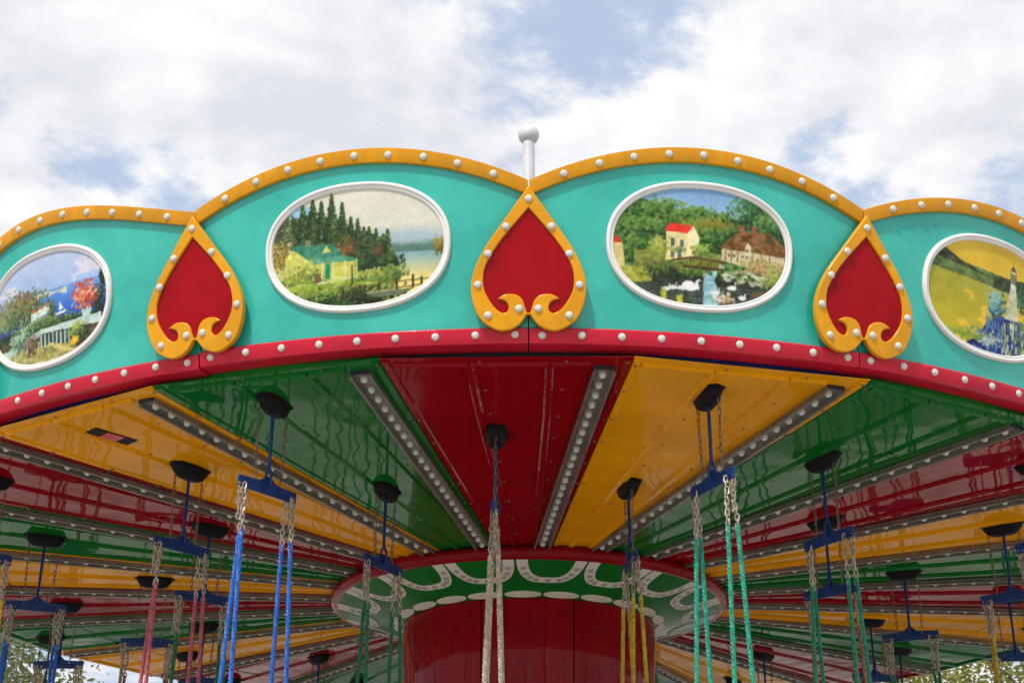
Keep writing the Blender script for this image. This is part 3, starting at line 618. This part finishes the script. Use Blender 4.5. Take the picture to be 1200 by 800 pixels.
for k in range(18):
    kk = k if k < 9 else k - 18
    ho = obj('heart_ornament', HEART, CAR, rot=(0, 0, R(20 * kk)))
    obj('heart_inlay', INLAY, ho)
    for x, t in HB:
        m_ = flat_frame(x, t, 0.077)
        if abs(kk) <= 1: place('bulb', BULB, ho, m_)
        else: to_rest(Matrix.Rotation(R(20 * kk), 4, 'Z') @ m_, BULB)

# --- ceiling: 24 lacquered sheets, each with ribs and a lamp channel
def pol(r, d, z=0.0): return (r * math.sin(R(d)), -r * math.cos(R(d)), z)
def lineframe(p0, p1):
    p0 = Vector(p0); p1 = Vector(p1); d = (p1 - p0); L = d.length; d.normalize(); s = Vector((0, 0, 1)).cross(d); return p0, d, s, L
def bead(mb, p0, p1, prof):
    """extrude profile (side, down) along p0-p1"""
    p, d, s, L = lineframe(p0, p1)
    a = [p + s * x + Vector((0, 0, -y)) for x, y in prof]; b_ = [q + d * L for q in a]
    n = len(prof); f = [(i, (i + 1) % n, n + (i + 1) % n, n + i) for i in range(n)] + [tuple(range(n))[::-1], tuple(range(n, 2 * n))]
    mb.add(a + b_, f)
GAP = 0.004
mb = MB()
rj = 4.95
def wedge(r0, r1, z0, z1, straight=True):
    # sheet of one sector, corners pulled in by half a gap
    def c(r, s, z):
        x, y, _ = pol(r, 7.5 * s); return (x - s * GAP, y, z)
    v = [c(r0, -1, z0), c(r0, 1, z0), c(r1, 1, z0), c(r1, -1, z0), c(r0, -1, z1), c(r0, 1, z1), c(r1, 1, z1), c(r1, -1, z1)]
    mb.add(v, [(0, 1, 2, 3), (7, 6, 5, 4), (0, 4, 5, 1), (1, 5, 6, 2), (2, 6, 7, 3), (3, 7, 4, 0)])
wedge(1.80, rj - 0.0015, 0.0, 0.006); wedge(rj + 0.0015, 5.957, -0.004, 0.004)
for s in (-1, 1):     # folded edge lips
    for r0, r1, w, h in ((1.86, rj - 0.02, 0.045, 0.010), (rj + 0.01, 5.93, 0.055, 0.016)):
        p0 = Vector(pol(r0, 7.5 * s)); p1 = Vector(pol(r1, 7.5 * s)); sd = Vector((-s * GAP * 1.6, 0, 0))
        bead(mb, p0 + sd, p1 + sd, [(0, -0.002), (0, h), (-s * -w * 0.8 if False else s * -w * 0.8, h), (s * -w, -0.002)] if True else None)
CEIL = mb.mesh('ceiling_panel', 'c_red')
RIBP = [(-0.030, -0.002), (-0.016, 0.020), (0.016, 0.020), (0.030, -0.002)]
mb = MB(); bead(mb, pol(1.86, -2.55), pol(rj - 0.004, -2.42), RIBP); bead(mb, pol(rj + 0.004, -2.42, -0.004), pol(5.822, -2.28, -0.004), RIBP); RIB_A = mb.mesh('rib', 'c_red')
mb = MB(); bead(mb, pol(1.86, 2.85), pol(rj - 0.004, 2.75), RIBP); bead(mb, pol(rj + 0.004, 2.75, -0.004), pol(5.822, 2.6, -0.004), RIBP); RIB_B = mb.mesh('rib', 'c_red')
def chordpt(r, d): return pol(r * math.cos(R(7.5)) / math.cos(R(d)), d, -0.004)
CR = []
for d0, d1 in ((-6.85, -2.35), (-2.2, 2.55), (2.68, 5.1)):
    mb = MB(); bead(mb, chordpt(5.86, d0), chordpt(5.86, d1), [(-0.028, -0.002), (-0.015, 0.0185), (0.015, 0.0185), (0.028, -0.002)]); CR.append(mb.mesh('cross_rib', 'c_red'))
# lamp channel: open U, mouth down
P0 = pol(1.90, 4.75); P1 = pol(5.80, 5.95, 0)
mb = MB()
wd, hh, th_ = 0.056, 0.048, 0.004
for s in (-1, 1):
    bead(mb, P0, P1, [(s * wd, 0.005), (s * wd, hh), (s * (wd + th_), hh), (s * (wd + th_), 0.005)])
    bead(mb, P0, P1, [(s * (wd + th_), hh - 0.004), (s * (wd + th_), hh), (s * (wd + 0.016), hh), (s * (wd + 0.016), hh - 0.004)])
for r in (2.6, 3.9, 4.98):       # joint clips
    t = (r - 1.9) / 3.9; q = Vector(P0).lerp(Vector(P1), t); q2 = q + (Vector(P1) - Vector(P0)).normalized() * 0.02
    bead(mb, q, q2, [(-wd + 0.001, 0.013), (-wd + 0.001, 0.018), (wd - 0.001, 0.018), (wd - 0.001, 0.013)])
CHAN = mb.mesh('lamp_channel', 'steel')
mb = MB(); bead(mb, P0, P1, [(-wd, 0.006), (-wd, 0.012), (wd, 0.012), (wd, 0.006)]); LPL = mb.mesh('lamp_plate', 'plate')
mb = MB(); e = Vector(P1); d_ = (Vector(P1) - Vector(P0)).normalized()
bead(mb, e + d_ * 0.0005, e + d_ * 0.012, [(-wd - 0.004, 0.0), (-wd - 0.004, 0.03), (wd + 0.004, 0.03), (wd + 0.004, 0.0)]); CEND = mb.mesh('channel_end', 'dark')
CB = []
for j in range(23):
    q = Vector(P0).lerp(Vector(P1), (j + 0.55) / 23.1); CB.append(Matrix.Translation(q + Vector((0, 0, -0.012))) @ Matrix.Rotation(math.pi, 4, 'X'))
mb = MB(); rs_ = random.Random(4)
def screw(r, d, z):
    c = Vector(pol(r, d, z)); t0 = rs_.uniform(0, 1); n = 6
    v = [c + Vector((0.011 * math.cos(t0 + 2 * math.pi * q / n), 0.011 * math.sin(t0 + 2 * math.pi * q / n), 0)) for q in range(n)] + [c + Vector((0.008 * math.cos(t0 + 2 * math.pi * q / n), 0.008 * math.sin(t0 + 2 * math.pi * q / n), -0.006)) for q in range(n)]
    mb.add(v, [(q, (q + 1) % n, n + (q + 1) % n, n + q) for q in range(n)] + [tuple(range(n, 2 * n))])
for r in np.arange(2.2, 5.9, 0.46):
    for d, z in ((-7.5 + R(1) * 57.3 * 1.15 / r * 1.2, -0.010 if r < rj else -0.016), (7.5 - 1.38 / r, -0.010 if r < rj else -0.016), (-1.6, 0.0 if r < rj else -0.004), (3.6, 0.0 if r < rj else -0.004)):
        if rs_.random() > 0.12: screw(r + rs_.uniform(-0.03, 0.03), d, z)
SCREW = mb.mesh('screws', 'wire')
CN = ['c_red', 'c_amber', 'c_green']
def recol(me, m):
    c = me.copy(); c.materials.clear(); c.materials.append(M[m]); return c
CM = {m: [recol(x, m) for x in (CEIL, RIB_A, RIB_B, *CR)] for m in CN}
mb = MB(); mb.ring([(5.80, 0.012), (5.86, 0.012), (5.86, 0.14), (5.80, 0.14)], 6, R(-7.4), R(7.4)); BEAM = mb.mesh('rim_beam', 'dark')
for k in range(24):
    kk = k if k < 12 else k - 24
    m_ = CN[kk % 3]; ms = CM[m_]
    a = R(SECT0 + 15 * kk)
    pn = obj('ceiling_panel', ms[0], CAR, loc=(0, 0, ZC), rot=(0, 0, a))
    obj('rib', ms[1], pn); obj('rib', ms[2], pn)
    for q in ms[3:]: obj('cross_rib', q, pn)
    obj('screws', SCREW, pn)['kind'] = 'stuff'; obj('lamp_channel', CHAN, pn); obj('lamp_plate', LPL, pn); obj('channel_end', CEND, pn)
    for q in CB:
        if kk in (-3, -2, -1, 0, 1, 2, 3, -4): place('bulb', CBULB, pn, q)
        else: to_rest(Matrix.Translation((0, 0, ZC)) @ Matrix.Rotation(a, 4, 'Z') @ q, CBULB)
    obj('rim_beam', BEAM, pn, m={0: 'dark', 1: 'bluebeam', 2: 'greenbeam'}[kk % 3])
    if kk == -2:        # inspection slot
        mb = MB(); bead(mb, pol(5.23, -0.85, 0.0), pol(5.56, -1.45, 0.0), [(-0.065, 0.003), (-0.065, 0.0105), (0.065, 0.0105), (0.065, 0.003)]); so = obj('inspection_slot', mb.mesh('inspection_slot', 'black'), pn)
        mb = MB(); p0 = Vector(pol(5.33, -1.03)); p1 = Vector(pol(5.46, -1.27)); bead(mb, p0, p1, [(-0.058, 0.008), (-0.058, 0.0135), (0.058, 0.0135), (0.058, 0.008)]); obj('slot_insert', mb.mesh('slot_insert', 'rose'), pn)

# remaining bulbs of the canopy, all out of sight or far off
tag(obj('bulbs', BULBS_REST.mesh('bulbs', 'bulb', 50), CAR), kind='stuff')

# --- centre drum: red ring moulding, green soffit with lamp scallops, red column
ZB = 1.6
mb = MB(); mb.lathe([(1.70, ZB + 3.55), (1.86, ZB + 3.54), (1.915, ZB + 3.525), (1.930, ZB + 3.495), (1.925, ZB + 3.455), (1.900, ZB + 3.428), (1.865, ZB + 3.420), (1.840, ZB + 3.428), (1.830, ZB + 3.45)], 72)
obj('ring_moulding', mb.mesh('ring_moulding', 'drum_red', 50), CAR)
SR0, SZ0, SR1, SZ1 = 1.86, ZB + 3.432, 1.205, ZB + 3.255
mb = MB(); mb.lathe([(SR0, SZ0), (SR0 * 0.5 + SR1 * 0.5, SZ0 * 0.5 + SZ1 * 0.5), (SR1 - 0.03, SZ1 - 0.008)], 72)
SOF = obj('drum_soffit', mb.mesh('drum_soffit', 'drum_green', 50), CAR)
sl = math.atan2(SZ0 - SZ1, SR0 - SR1)
def sp(u, d, off):
    """soffit point: u metres inward from the ring, angle, distance below the sheet"""
    r = SR0 - u * math.cos(sl) + off * math.sin(sl); z = SZ0 - u * math.sin(sl) - off * math.cos(sl); return pol(r, d, z)
USL = math.hypot(SR0 - SR1, SZ0 - SZ1)
def u_path(t, w, dep):
    """t 0..1 along a U hanging from the ring; returns (angle, u)"""
    ph = math.pi * t; c = math.cos(ph); s = math.sin(ph)
    return -w * math.copysign(abs(c) ** 0.62, c), dep * abs(s) ** 0.72
secs = []
NU = 36
for i in range(NU + 1):
    t = i / NU; a0_, u0_ = u_path(t, 9.7, 0.400); a1_, u1_ = u_path(t, 6.5, 0.318)
    secs.append([sp(u0_, a0_, 0.0005), sp(u0_, a0_, 0.006), sp(u1_, a1_, 0.006), sp(u1_, a1_, 0.0005)])
UB = mesh_from('scallop_band', *loft(secs), 'cream')
mb = MB()
for j in range(9):
    t = 0.10 + 0.80 * j / 8; a_, u_ = u_path(t, 8.1, 0.360); c = Vector(sp(u_, a_, 0.006)); nrm = (Vector(sp(u_, a_, 1.006)) - c); x = nrm.orthogonal().normalized(); y = nrm.cross(x)
    for_v = [c + nrm * 0.008] + [c + x * 0.025 * math.cos(q * math.pi / 4) + y * 0.025 * math.sin(q * math.pi / 4) + nrm * 0.0055 for q in range(8)] + [c + x * 0.028 * math.cos(q * math.pi / 4) + y * 0.028 * math.sin(q * math.pi / 4) for q in range(8)]
    mb.add(for_v, [(0, 1 + q, 1 + (q + 1) % 8) for q in range(8)] + [(1 + q, 9 + q, 9 + (q + 1) % 8, 1 + (q + 1) % 8) for q in range(8)])
UC = mb.mesh('lamp_caps', 'socket', 50)
for k in range(18):
    ub = obj('scallop_band', UB, SOF, rot=(0, 0, R(6.3 + 20 * k)))
    uc = obj('lamp_caps', UC, SOF, rot=(0, 0, R(6.3 + 20 * k))); uc['kind'] = 'stuff'
NPET = 23
v = [sp(USL * 0.90, 0, 0.010)]; f = []
for q in range(28):
    ph = 2 * math.pi * q / 28; v.append(sp(USL * 0.90 + 0.050 * math.sin(ph), 7.3 * math.cos(ph), 0.008))
for q in range(28):
    ph = 2 * math.pi * q / 28; v.append(sp(USL * 0.90 + 0.053 * math.sin(ph), 7.45 * math.cos(ph), 0.0))
f = [(0, 1 + q, 1 + (q + 1) % 28) for q in range(28)] + [(1 + q, 29 + q, 29 + (q + 1) % 28, 1 + (q + 1) % 28) for q in range(28)]
PET = mesh_from('petal', v, f, 'cream', 60)
for k in range(NPET): obj('petal', PET, SOF, rot=(0, 0, R(-2.3 + 360 / NPET * k)))
# column: nine curved panels
prof = [(1.18, SZ1 + 0.012), (1.212, SZ1 - 0.004), (1.220, SZ1 - 0.05), (1.205, SZ1 - 0.5), (1.185, SZ1 - 1.0), (1.10, 0.9), (1.10, 0.25), (1.06, 0.25), (1.06, 0.9), (1.14, SZ1 - 1.0), (1.16, SZ1 - 0.5), (1.17, SZ1 - 0.05)]
mb = MB(); mb.ring(prof, 12, R(-19.7), R(19.7)); CP = mb.mesh('column_panel', 'drum_red', 40)
CL = obj('column', (lambda q: (q.lathe([(1.04, 0.2), (1.04, SZ1)], 48), q.mesh('column_core', 'dark', 40))[1])(MB()), CAR)
for k in range(9): obj('column_panel', CP, CL, rot=(0, 0, R(-0.5 + 40 * k)))
mb = MB(); mb.lathe([(0, 0.0), (1.5, 0.0), (1.5, 0.22), (1.46, 0.25), (1.0, 0.25)], 48); obj('column_base', mb.mesh('column_base', 'drum_green', 40), CL)
# roof sheet behind the fascia and the mast with its ball
mb = MB(); mb.lathe([(5.97, ZR + 0.30), (5.90, ZR + 0.42), (3.0, ZR + 0.95), (0.30, ZR + 1.4), (0.30, ZR + 1.6), (0.0, ZR + 1.6)], 72); obj('roof', mb.mesh('roof', 'roof', 30), CAR)
mb = MB(); mb.lathe([(0.085, ZR + 1.5), (0.078, ZB + 7.2), (0.066, ZB + 8.75), (0.066, ZB + 8.79)], 28); ma = obj('mast', mb.mesh('mast', 'vlp', 50), CAR)
mb = MB(); mb.lathe([(0.119 * math.sin(math.pi * i / 20), ZB + 8.855 + 0.119 * math.cos(math.pi * i / 20)) for i in range(21)], 32); obj('mast_ball', mb.mesh('mast_ball', 'vlp', 60), ma)

# ------------------------------------------------------------------ swings
# local frame: X along the cross bar (radially outward), Z up, origin at the ceiling
secs = []
NS_ = 28
for z, a_, b_, lob in ((0.0, 0.178, 0.084, 0.05), (-0.009, 0.176, 0.082, 0.05), (-0.012, 0.160, 0.070, 0), (-0.035, 0.156, 0.067, 0), (-0.070, 0.128, 0.056, 0), (-0.088, 0.096, 0.046, 0), (-0.092, 0.070, 0.034, 0)):
    q_ = []
    for q in range(NS_):
        t = q * 2 * math.pi / NS_; x, y = sup(t, 1, 1, 3.0); w = 1 + lob * math.cos(8 * t)
        q_.append((a_ * w * x, b_ * w * y, z))
    secs.append(q_)
BOOT = mesh_from('mount_cover', *loft(secs), 'black', 40)
ZBAR = -0.592
mb = MB(); mb.tube([(0, 0, -0.09), (0, 0, ZBAR + 0.135)], 0.0115, 8)
for s in (-1, 1):
    mb.tube([(0, 0, ZBAR + 0.145), (0, s * 0.010, ZBAR + 0.12), (0, s * 0.024, ZBAR + 0.09), (0, s * 0.027, ZBAR + 0.06), (0, s * 0.022, ZBAR + 0.025), (0, s * 0.012, ZBAR + 0.0)], 0.0095, 7)
mb.tube([(0, -0.034, ZBAR + 0.012), (0, 0.034, ZBAR + 0.012)], 0.008, 7)
ROD = mb.mesh('hanger_rod', 'navy', 50)
def circ(cx, cy, r, n=10): return [(cx + r * math.cos(2 * math.pi * q / n), cy + r * math.sin(2 * math.pi * q / n)) for q in range(n)]
bo = [(-0.245, -0.048), (0.245, -0.048), (0.247, 0.018), (0.240, 0.024), (0.10, 0.030), (0.055, 0.038), (0.032, 0.060), (0.018, 0.072), (-0.018, 0.072), (-0.032, 0.060), (-0.055, 0.038), (-0.10, 0.030), (-0.240, 0.024), (-0.247, 0.018)]
BAR = curve_plate('cross_bar', [bo] + [circ(s * x, -0.026, 0.0085) for x in (0.165, 0.198, 0.230) for s in (-1, 1)] + [circ(s * 0.105, 0.010, 0.006) for s in (-1, 1)], 0.008, 0.0015, 'navy', 1)
for q in BAR.vertices: x, y, z = q.co; q.co = (x, z, ZBAR + y)
BAR.update()
def chain_mesh(name, length, link, wid, wr, m, jitter=0.0, barb=False, seed=1):
    rn = random.Random(seed); mb = MB(); z = 0.0; i = 0
    while z < length:
        c = Vector((rn.uniform(-jitter, jitter), rn.uniform(-jitter, jitter), -z - link / 2)); ax = Matrix.Rotation(math.pi / 2 * (i % 2) + rn.uniform(-0.4, 0.4), 3, 'Z')
        pts = []
        hl = link / 2 - wid / 2
        for q in range(10):
            t = 2 * math.pi * q / 10; pts.append(c + ax @ Vector((wid / 2 * math.cos(t), 0, (hl if math.sin(t) > 0 else -hl) + wid / 2 * math.sin(t))))
        mb.tube(pts, wr, 4, closed=True)
        if barb: mb.tube([c + ax @ Vector((0, 0, hl)), c + ax @ Vector((wid * 0.9, 0, hl + 0.006))], wr, 4)
        z += link - 2.2 * wr; i += 1
    return mb.mesh(name, m, 60)
SCH = chain_mesh('safety_chain', 0.54, 0.056, 0.017, 0.0034, 'wire', 0.0015, True, 2)
RCH = [chain_mesh('chain', 0.31, 0.046, 0.024, 0.0056, 'chain', 0.004, False, 5 + q) for q in range(2)]
LCH = chain_mesh('loose_chain', 0.22, 0.046, 0.024, 0.0052, 'chain', 0.004, True, 11)
RL = 2.95
mb = MB()
for s in range(3):
    pts = []
    for i in range(241):
        z = RL * i / 240; t = 2 * math.pi * (z / 0.080 + s / 3); pts.append((0.0086 * math.cos(t), 0.0086 * math.sin(t), -z))
    mb.tube(pts, 0.0077, 5)
ROPE = mb.mesh('rope', None, 70)
def rope_mat(name, c):
    m = mat(name, c, 0.55, col2=tuple(x * 0.45 for x in c), vscale=45, bump=0.0012, bscale=180)
    return m
ROPES = {'blue': (0.025, 0.16, 0.62), 'green': (0.012, 0.20, 0.085), 'cream': (0.62, 0.52, 0.38), 'teal': (0.02, 0.40, 0.26), 'yellow': (0.62, 0.46, 0.02), 'pink': (0.56, 0.12, 0.15),
         'emerald': (0.015, 0.28, 0.16), 'tan': (0.42, 0.20, 0.12)}
ROPES = {n: rope_mat('rope_' + n, c) for n, c in ROPES.items()}
ROPE.materials.append(ROPES['blue'])
# bucket seat, below the frame
secs = []
for x in (-0.25, -0.245, -0.22, 0.22, 0.245, 0.25):
    k = 0.0 if abs(x) < 0.23 else 0.03
    secs.append([(x, -0.20, 0.03 + k), (x, -0.19, 0.0 + k), (x, 0.12, -0.02 + k), (x, 0.19, 0.03 + k), (x, 0.27, 0.36 - k), (x, 0.25, 0.365 - k), (x, 0.165, 0.05 + k), (x, 0.11, 0.005 + k + 0.004), (x, -0.18, 0.025 + k + 0.004)])
SEAT = mesh_from('seat', *loft(secs), 'seat', 40)
ZSEAT = -3.95
mb = MB()
for s in (-1, 1): mb.tube([(s * 0.25, -0.17, 0.28), (s * 0.265, -0.18, 0.02), (s * 0.265, 0.17, 0.02), (s * 0.25, 0.18, 0.28)], 0.012, 7)
mb.tube([(-0.26, -0.175, 0.20), (0.26, -0.175, 0.20)], 0.010, 7)
SFR = mb.mesh('seat_frame', 'chain', 50)

def swing(kk, ring, colour, label, twist=0.0, group=None):
    rn = random.Random(kk * 10 + ring)
    a = SWING0 + 15 * kk; r = (5.45, 4.61, 3.57)[ring]
    x, y, _ = pol(r, a)
    root = empty('swing', (x, y, ZC), R(a) - math.pi / 2 + R(twist))
    tag(root, label, 'swing', group or 'chain swings hanging from the carousel ceiling')
    obj('mount_cover', BOOT, root, rot=(0, 0, -R(twist)))
    obj('hanger_rod', ROD, root); obj('cross_bar', BAR, root)
    for s in (-1, 1):
        p0 = Vector((s * 0.125, 0, -0.05)); p1 = Vector((s * 0.107, 0, ZBAR + 0.012)); d = p1 - p0
        o = obj('safety_chain', SCH, root, loc=p0); o.rotation_mode = 'QUATERNION'; o.rotation_quaternion = (-d).to_track_quat('Z', 'Y'); o.scale = (1, 1, d.length / 0.55)
        for t in (-1, 1):
            top = Vector((s * (0.182 + 0.016 * t), 0.010 * t, ZBAR - 0.024))
            seat = Vector((s * 0.25, 0.12 * t, ZSEAT + 0.28))
            d = (seat - top).normalized(); mid = top + d * (0.30 + rn.uniform(-0.02, 0.02)) + Vector((s * 0.004, 0.004 * t, 0))
            e = mid - top
            o = obj('chain', RCH[(t + 1) // 2], root, loc=top + e.normalized() * -0.008); o.rotation_mode = 'QUATERNION'; o.rotation_quaternion = (-e).to_track_quat('Z', 'Y'); o.scale = (1, 1, (e.length + 0.02) / 0.31)
            e2 = seat - mid
            o = obj('rope', ROPE, root, loc=mid, m=ROPES[colour]); o.rotation_mode = 'QUATERNION'; o.rotation_quaternion = (-e2).to_track_quat('Z', 'Y'); o.scale = (1, 1, e2.length / RL)
        o = obj('loose_chain', LCH, root, loc=(s * 0.230, 0.004, ZBAR - 0.024), rot=(rn.uniform(-0.06, 0.06), s * rn.uniform(0.02, 0.10), 0), scale=(1, 1, rn.uniform(0.8, 1.25)))
    obj('seat', SEAT, root, loc=(0, 0, ZSEAT)); obj('seat_frame', SFR, root, loc=(0, 0, ZSEAT))
    return root

O, MI, IN = 0, 1, 2
SW = [
    (0, MI, 'cream', 'swing with cream ropes hanging before the drum from the middle red panel', 2),
    (-1, O, 'blue', 'large swing with bright blue ropes on the near green panel left of centre', -20),
    (-1, IN, 'green', 'swing with dark green ropes close to the left side of the drum', -12),
    (1, O, 'teal', 'large swing with teal ropes near the rim on the front amber panel', 14),
    (1, IN, 'yellow', 'swing with yellow ropes just in front of the right side of the drum', -4),
    (2, MI, 'emerald', 'swing with emerald ropes under the near green panel on the right', 5),
    (-2, MI, 'pink', 'swing with pink ropes under the front left amber panel', -8),
    (3, O, 'blue', 'swing cut by the right edge under the near red panel', 0),
    (3, IN, 'tan', 'swing with tan ropes directly behind the emerald-roped swing', 6),
    (-3, O, 'yellow', 'swing with yellow ropes cut by the left edge under the near red panel', 0),
    (-3, IN, 'green', 'swing with green ropes just left of the bright blue ropes', -10),
    (4, MI, 'yellow', 'swing with yellow ropes near the right edge under an amber panel', 3),
    (-4, MI, 'blue', 'swing with dark blue ropes near the left edge under a green panel', -6),
    (5, O, 'pink', 'swing beyond the right edge of the canopy view', 0),
    (5, IN, 'green', 'swing with dark green ropes left of the yellow ropes at far right', -6),
    (-5, O, 'teal', 'swing beyond the left edge of the canopy view', 0),
    (-5, IN, 'tan', 'swing seen just behind the pink ropes, under an amber panel', -4),
    (6, MI, 'blue', 'far swing low at the right edge under a red panel', -3),
    (-6, MI, 'emerald', 'small swing with its bar against the sky at the far left', 2),
    (7, O, 'cream', 'far right swing by the rim, in front of the tree tops', 0),
    (7, IN, 'pink', 'far swing with its cover against the amber panel, behind the tan ropes', 0),
    (-7, O, 'pink', 'far left swing by the rim, behind the one barred against the sky', 0),
    (-7, IN, 'yellow', 'far swing with black cover behind the green-roped swing on the left', 0),
    (8, MI, 'teal', 'far right swing under the green panel above the tree tops', 0),
    (-8, MI, 'blue', 'far left swing under the last amber panel, low behind pink ropes', 0),
    (9, O, 'yellow', 'far right swing at the bottom edge near the back rim', 0),
    (9, IN, 'blue', 'far swing right of the drum, its dark cover beside teal ropes', 0),
    (-9, O, 'green', 'far left swing at the bottom edge near the back rim', 0),
    (-9, IN, 'cream', 'far swing left of the drum, its dark cover on the back red panel', 0),
    (10, MI, 'tan', 'far swing low behind the teal ropes on an amber panel', 0),
    (-10, MI, 'teal', 'far swing low behind dark green ropes left of the drum', 0)]
for kk, ring, c, lab, tw in SW: swing(kk, ring, c, lab, tw)
for kk, ring, c in ((11, O, 'blue'), (11, IN, 'green'), (12, MI, 'cream'), (-11, O, 'pink'), (-11, IN, 'yellow')):
    swing(kk, ring, c, 'swing on the far side hidden behind the red drum', 0, 'swings hidden behind the drum')

# ------------------------------------------------------------------ trees beyond the ride
def tree_meshes(seed, H, rx, rz, nclump, nleaf, lsize):
    rn = random.Random(seed); tk = MB()
    trunk = [(0, 0, -0.1), (0.05, 0.03, H * 0.18), (rn.uniform(-0.2, 0.2), 0.1, H * 0.4), (rn.uniform(-0.3, 0.3), rn.uniform(-0.2, 0.2), H * 0.62), (0.1, 0, H * 0.85)]
    tk.tube(trunk, [0.26, 0.2, 0.15, 0.1, 0.03], 8)
    cz = H - rz; V = []; F = []; cl = []
    for i in range(nclump):
        while True:
            p = Vector((rn.uniform(-1, 1), rn.uniform(-1, 1), rn.uniform(-1, 1)))
            if 0.25 < p.length < 1: break
        p = Vector((p.x * rx, p.y * rx, cz + p.z * rz)); cl.append(p)
        if i % 2 == 0:
            h0 = min(max(p.z - rn.uniform(0.8, 2.0), H * 0.25), H * 0.8); b0 = Vector((0.05, 0.03, h0)); mid = b0.lerp(p, 0.5) + Vector((0, 0, 0.25))
            tk.tube([b0, mid, p], [0.04, 0.02, 0.006], 5)
        rad = rn.uniform(0.6, 1.15)
        for j in range(nleaf):
            q = Vector((rn.gauss(0, 1), rn.gauss(0, 1), rn.gauss(0, 0.75))) * rad * 0.5 + p
            u = Vector((rn.gauss(0, 1), rn.gauss(0, 1), rn.gauss(0, 0.6))).normalized(); w = u.orthogonal().normalized(); w = (Matrix.Rotation(rn.uniform(0, 6.28), 3, u) @ w)
            s = lsize * rn.uniform(0.6, 1.3); n = len(V)
            V += [q - u * s, q + w * s * 0.42, q + u * s, q - w * s * 0.42]; F.append((n, n + 1, n + 2, n + 3))
    me = bpy.data.meshes.new('crown'); me.from_pydata([tuple(x) for x in V], [], F); me.update()
    return tk.mesh('trunk', 'bark', 60), me
TM = [tree_meshes(3, 9.2, 2.9, 3.0, 130, 160, 0.08), tree_meshes(8, 8.6, 3.1, 2.6, 120, 160, 0.08), tree_meshes(21, 8.8, 3.4, 2.8, 130, 160, 0.08)]
for t in TM: t[1].materials.append(M['leafA'])
TREES = [((-12.6, 18.6), 0, 1.05, 'leafB', 'loose dull green tree under the left end of the canopy'),
         ((-18.0, 16.0), 1, 1.0, 'leafA', 'green tree beyond the left edge behind the ride'),
         ((11.4, 19.0), 2, 1.06, 'leafC', 'yellowish green tree showing below the canopy at far right'),
         ((8.8, 20.6), 1, 1.02, 'leafC', 'lower yellow green tree left of the far right tree'),
         ((16.8, 16.5), 0, 1.0, 'leafC', 'green tree beyond the right edge behind the ride'),
         ((-5.5, 25.0), 2, 0.95, 'leafA', 'tree hidden behind the left side of the drum'),
         ((1.5, 26.5), 1, 0.95, 'leafB', 'tree hidden straight behind the red drum')]
for i, (p, k, s, lm, lab) in enumerate(TREES):
    t = empty('tree', (p[0], p[1], 0), rz=i * 1.3); t.scale = (s, s, s); tag(t, lab, 'tree', 'trees beyond the ride')
    obj('trunk', TM[k][0], t); obj('crown', TM[k][1], t, m=lm)
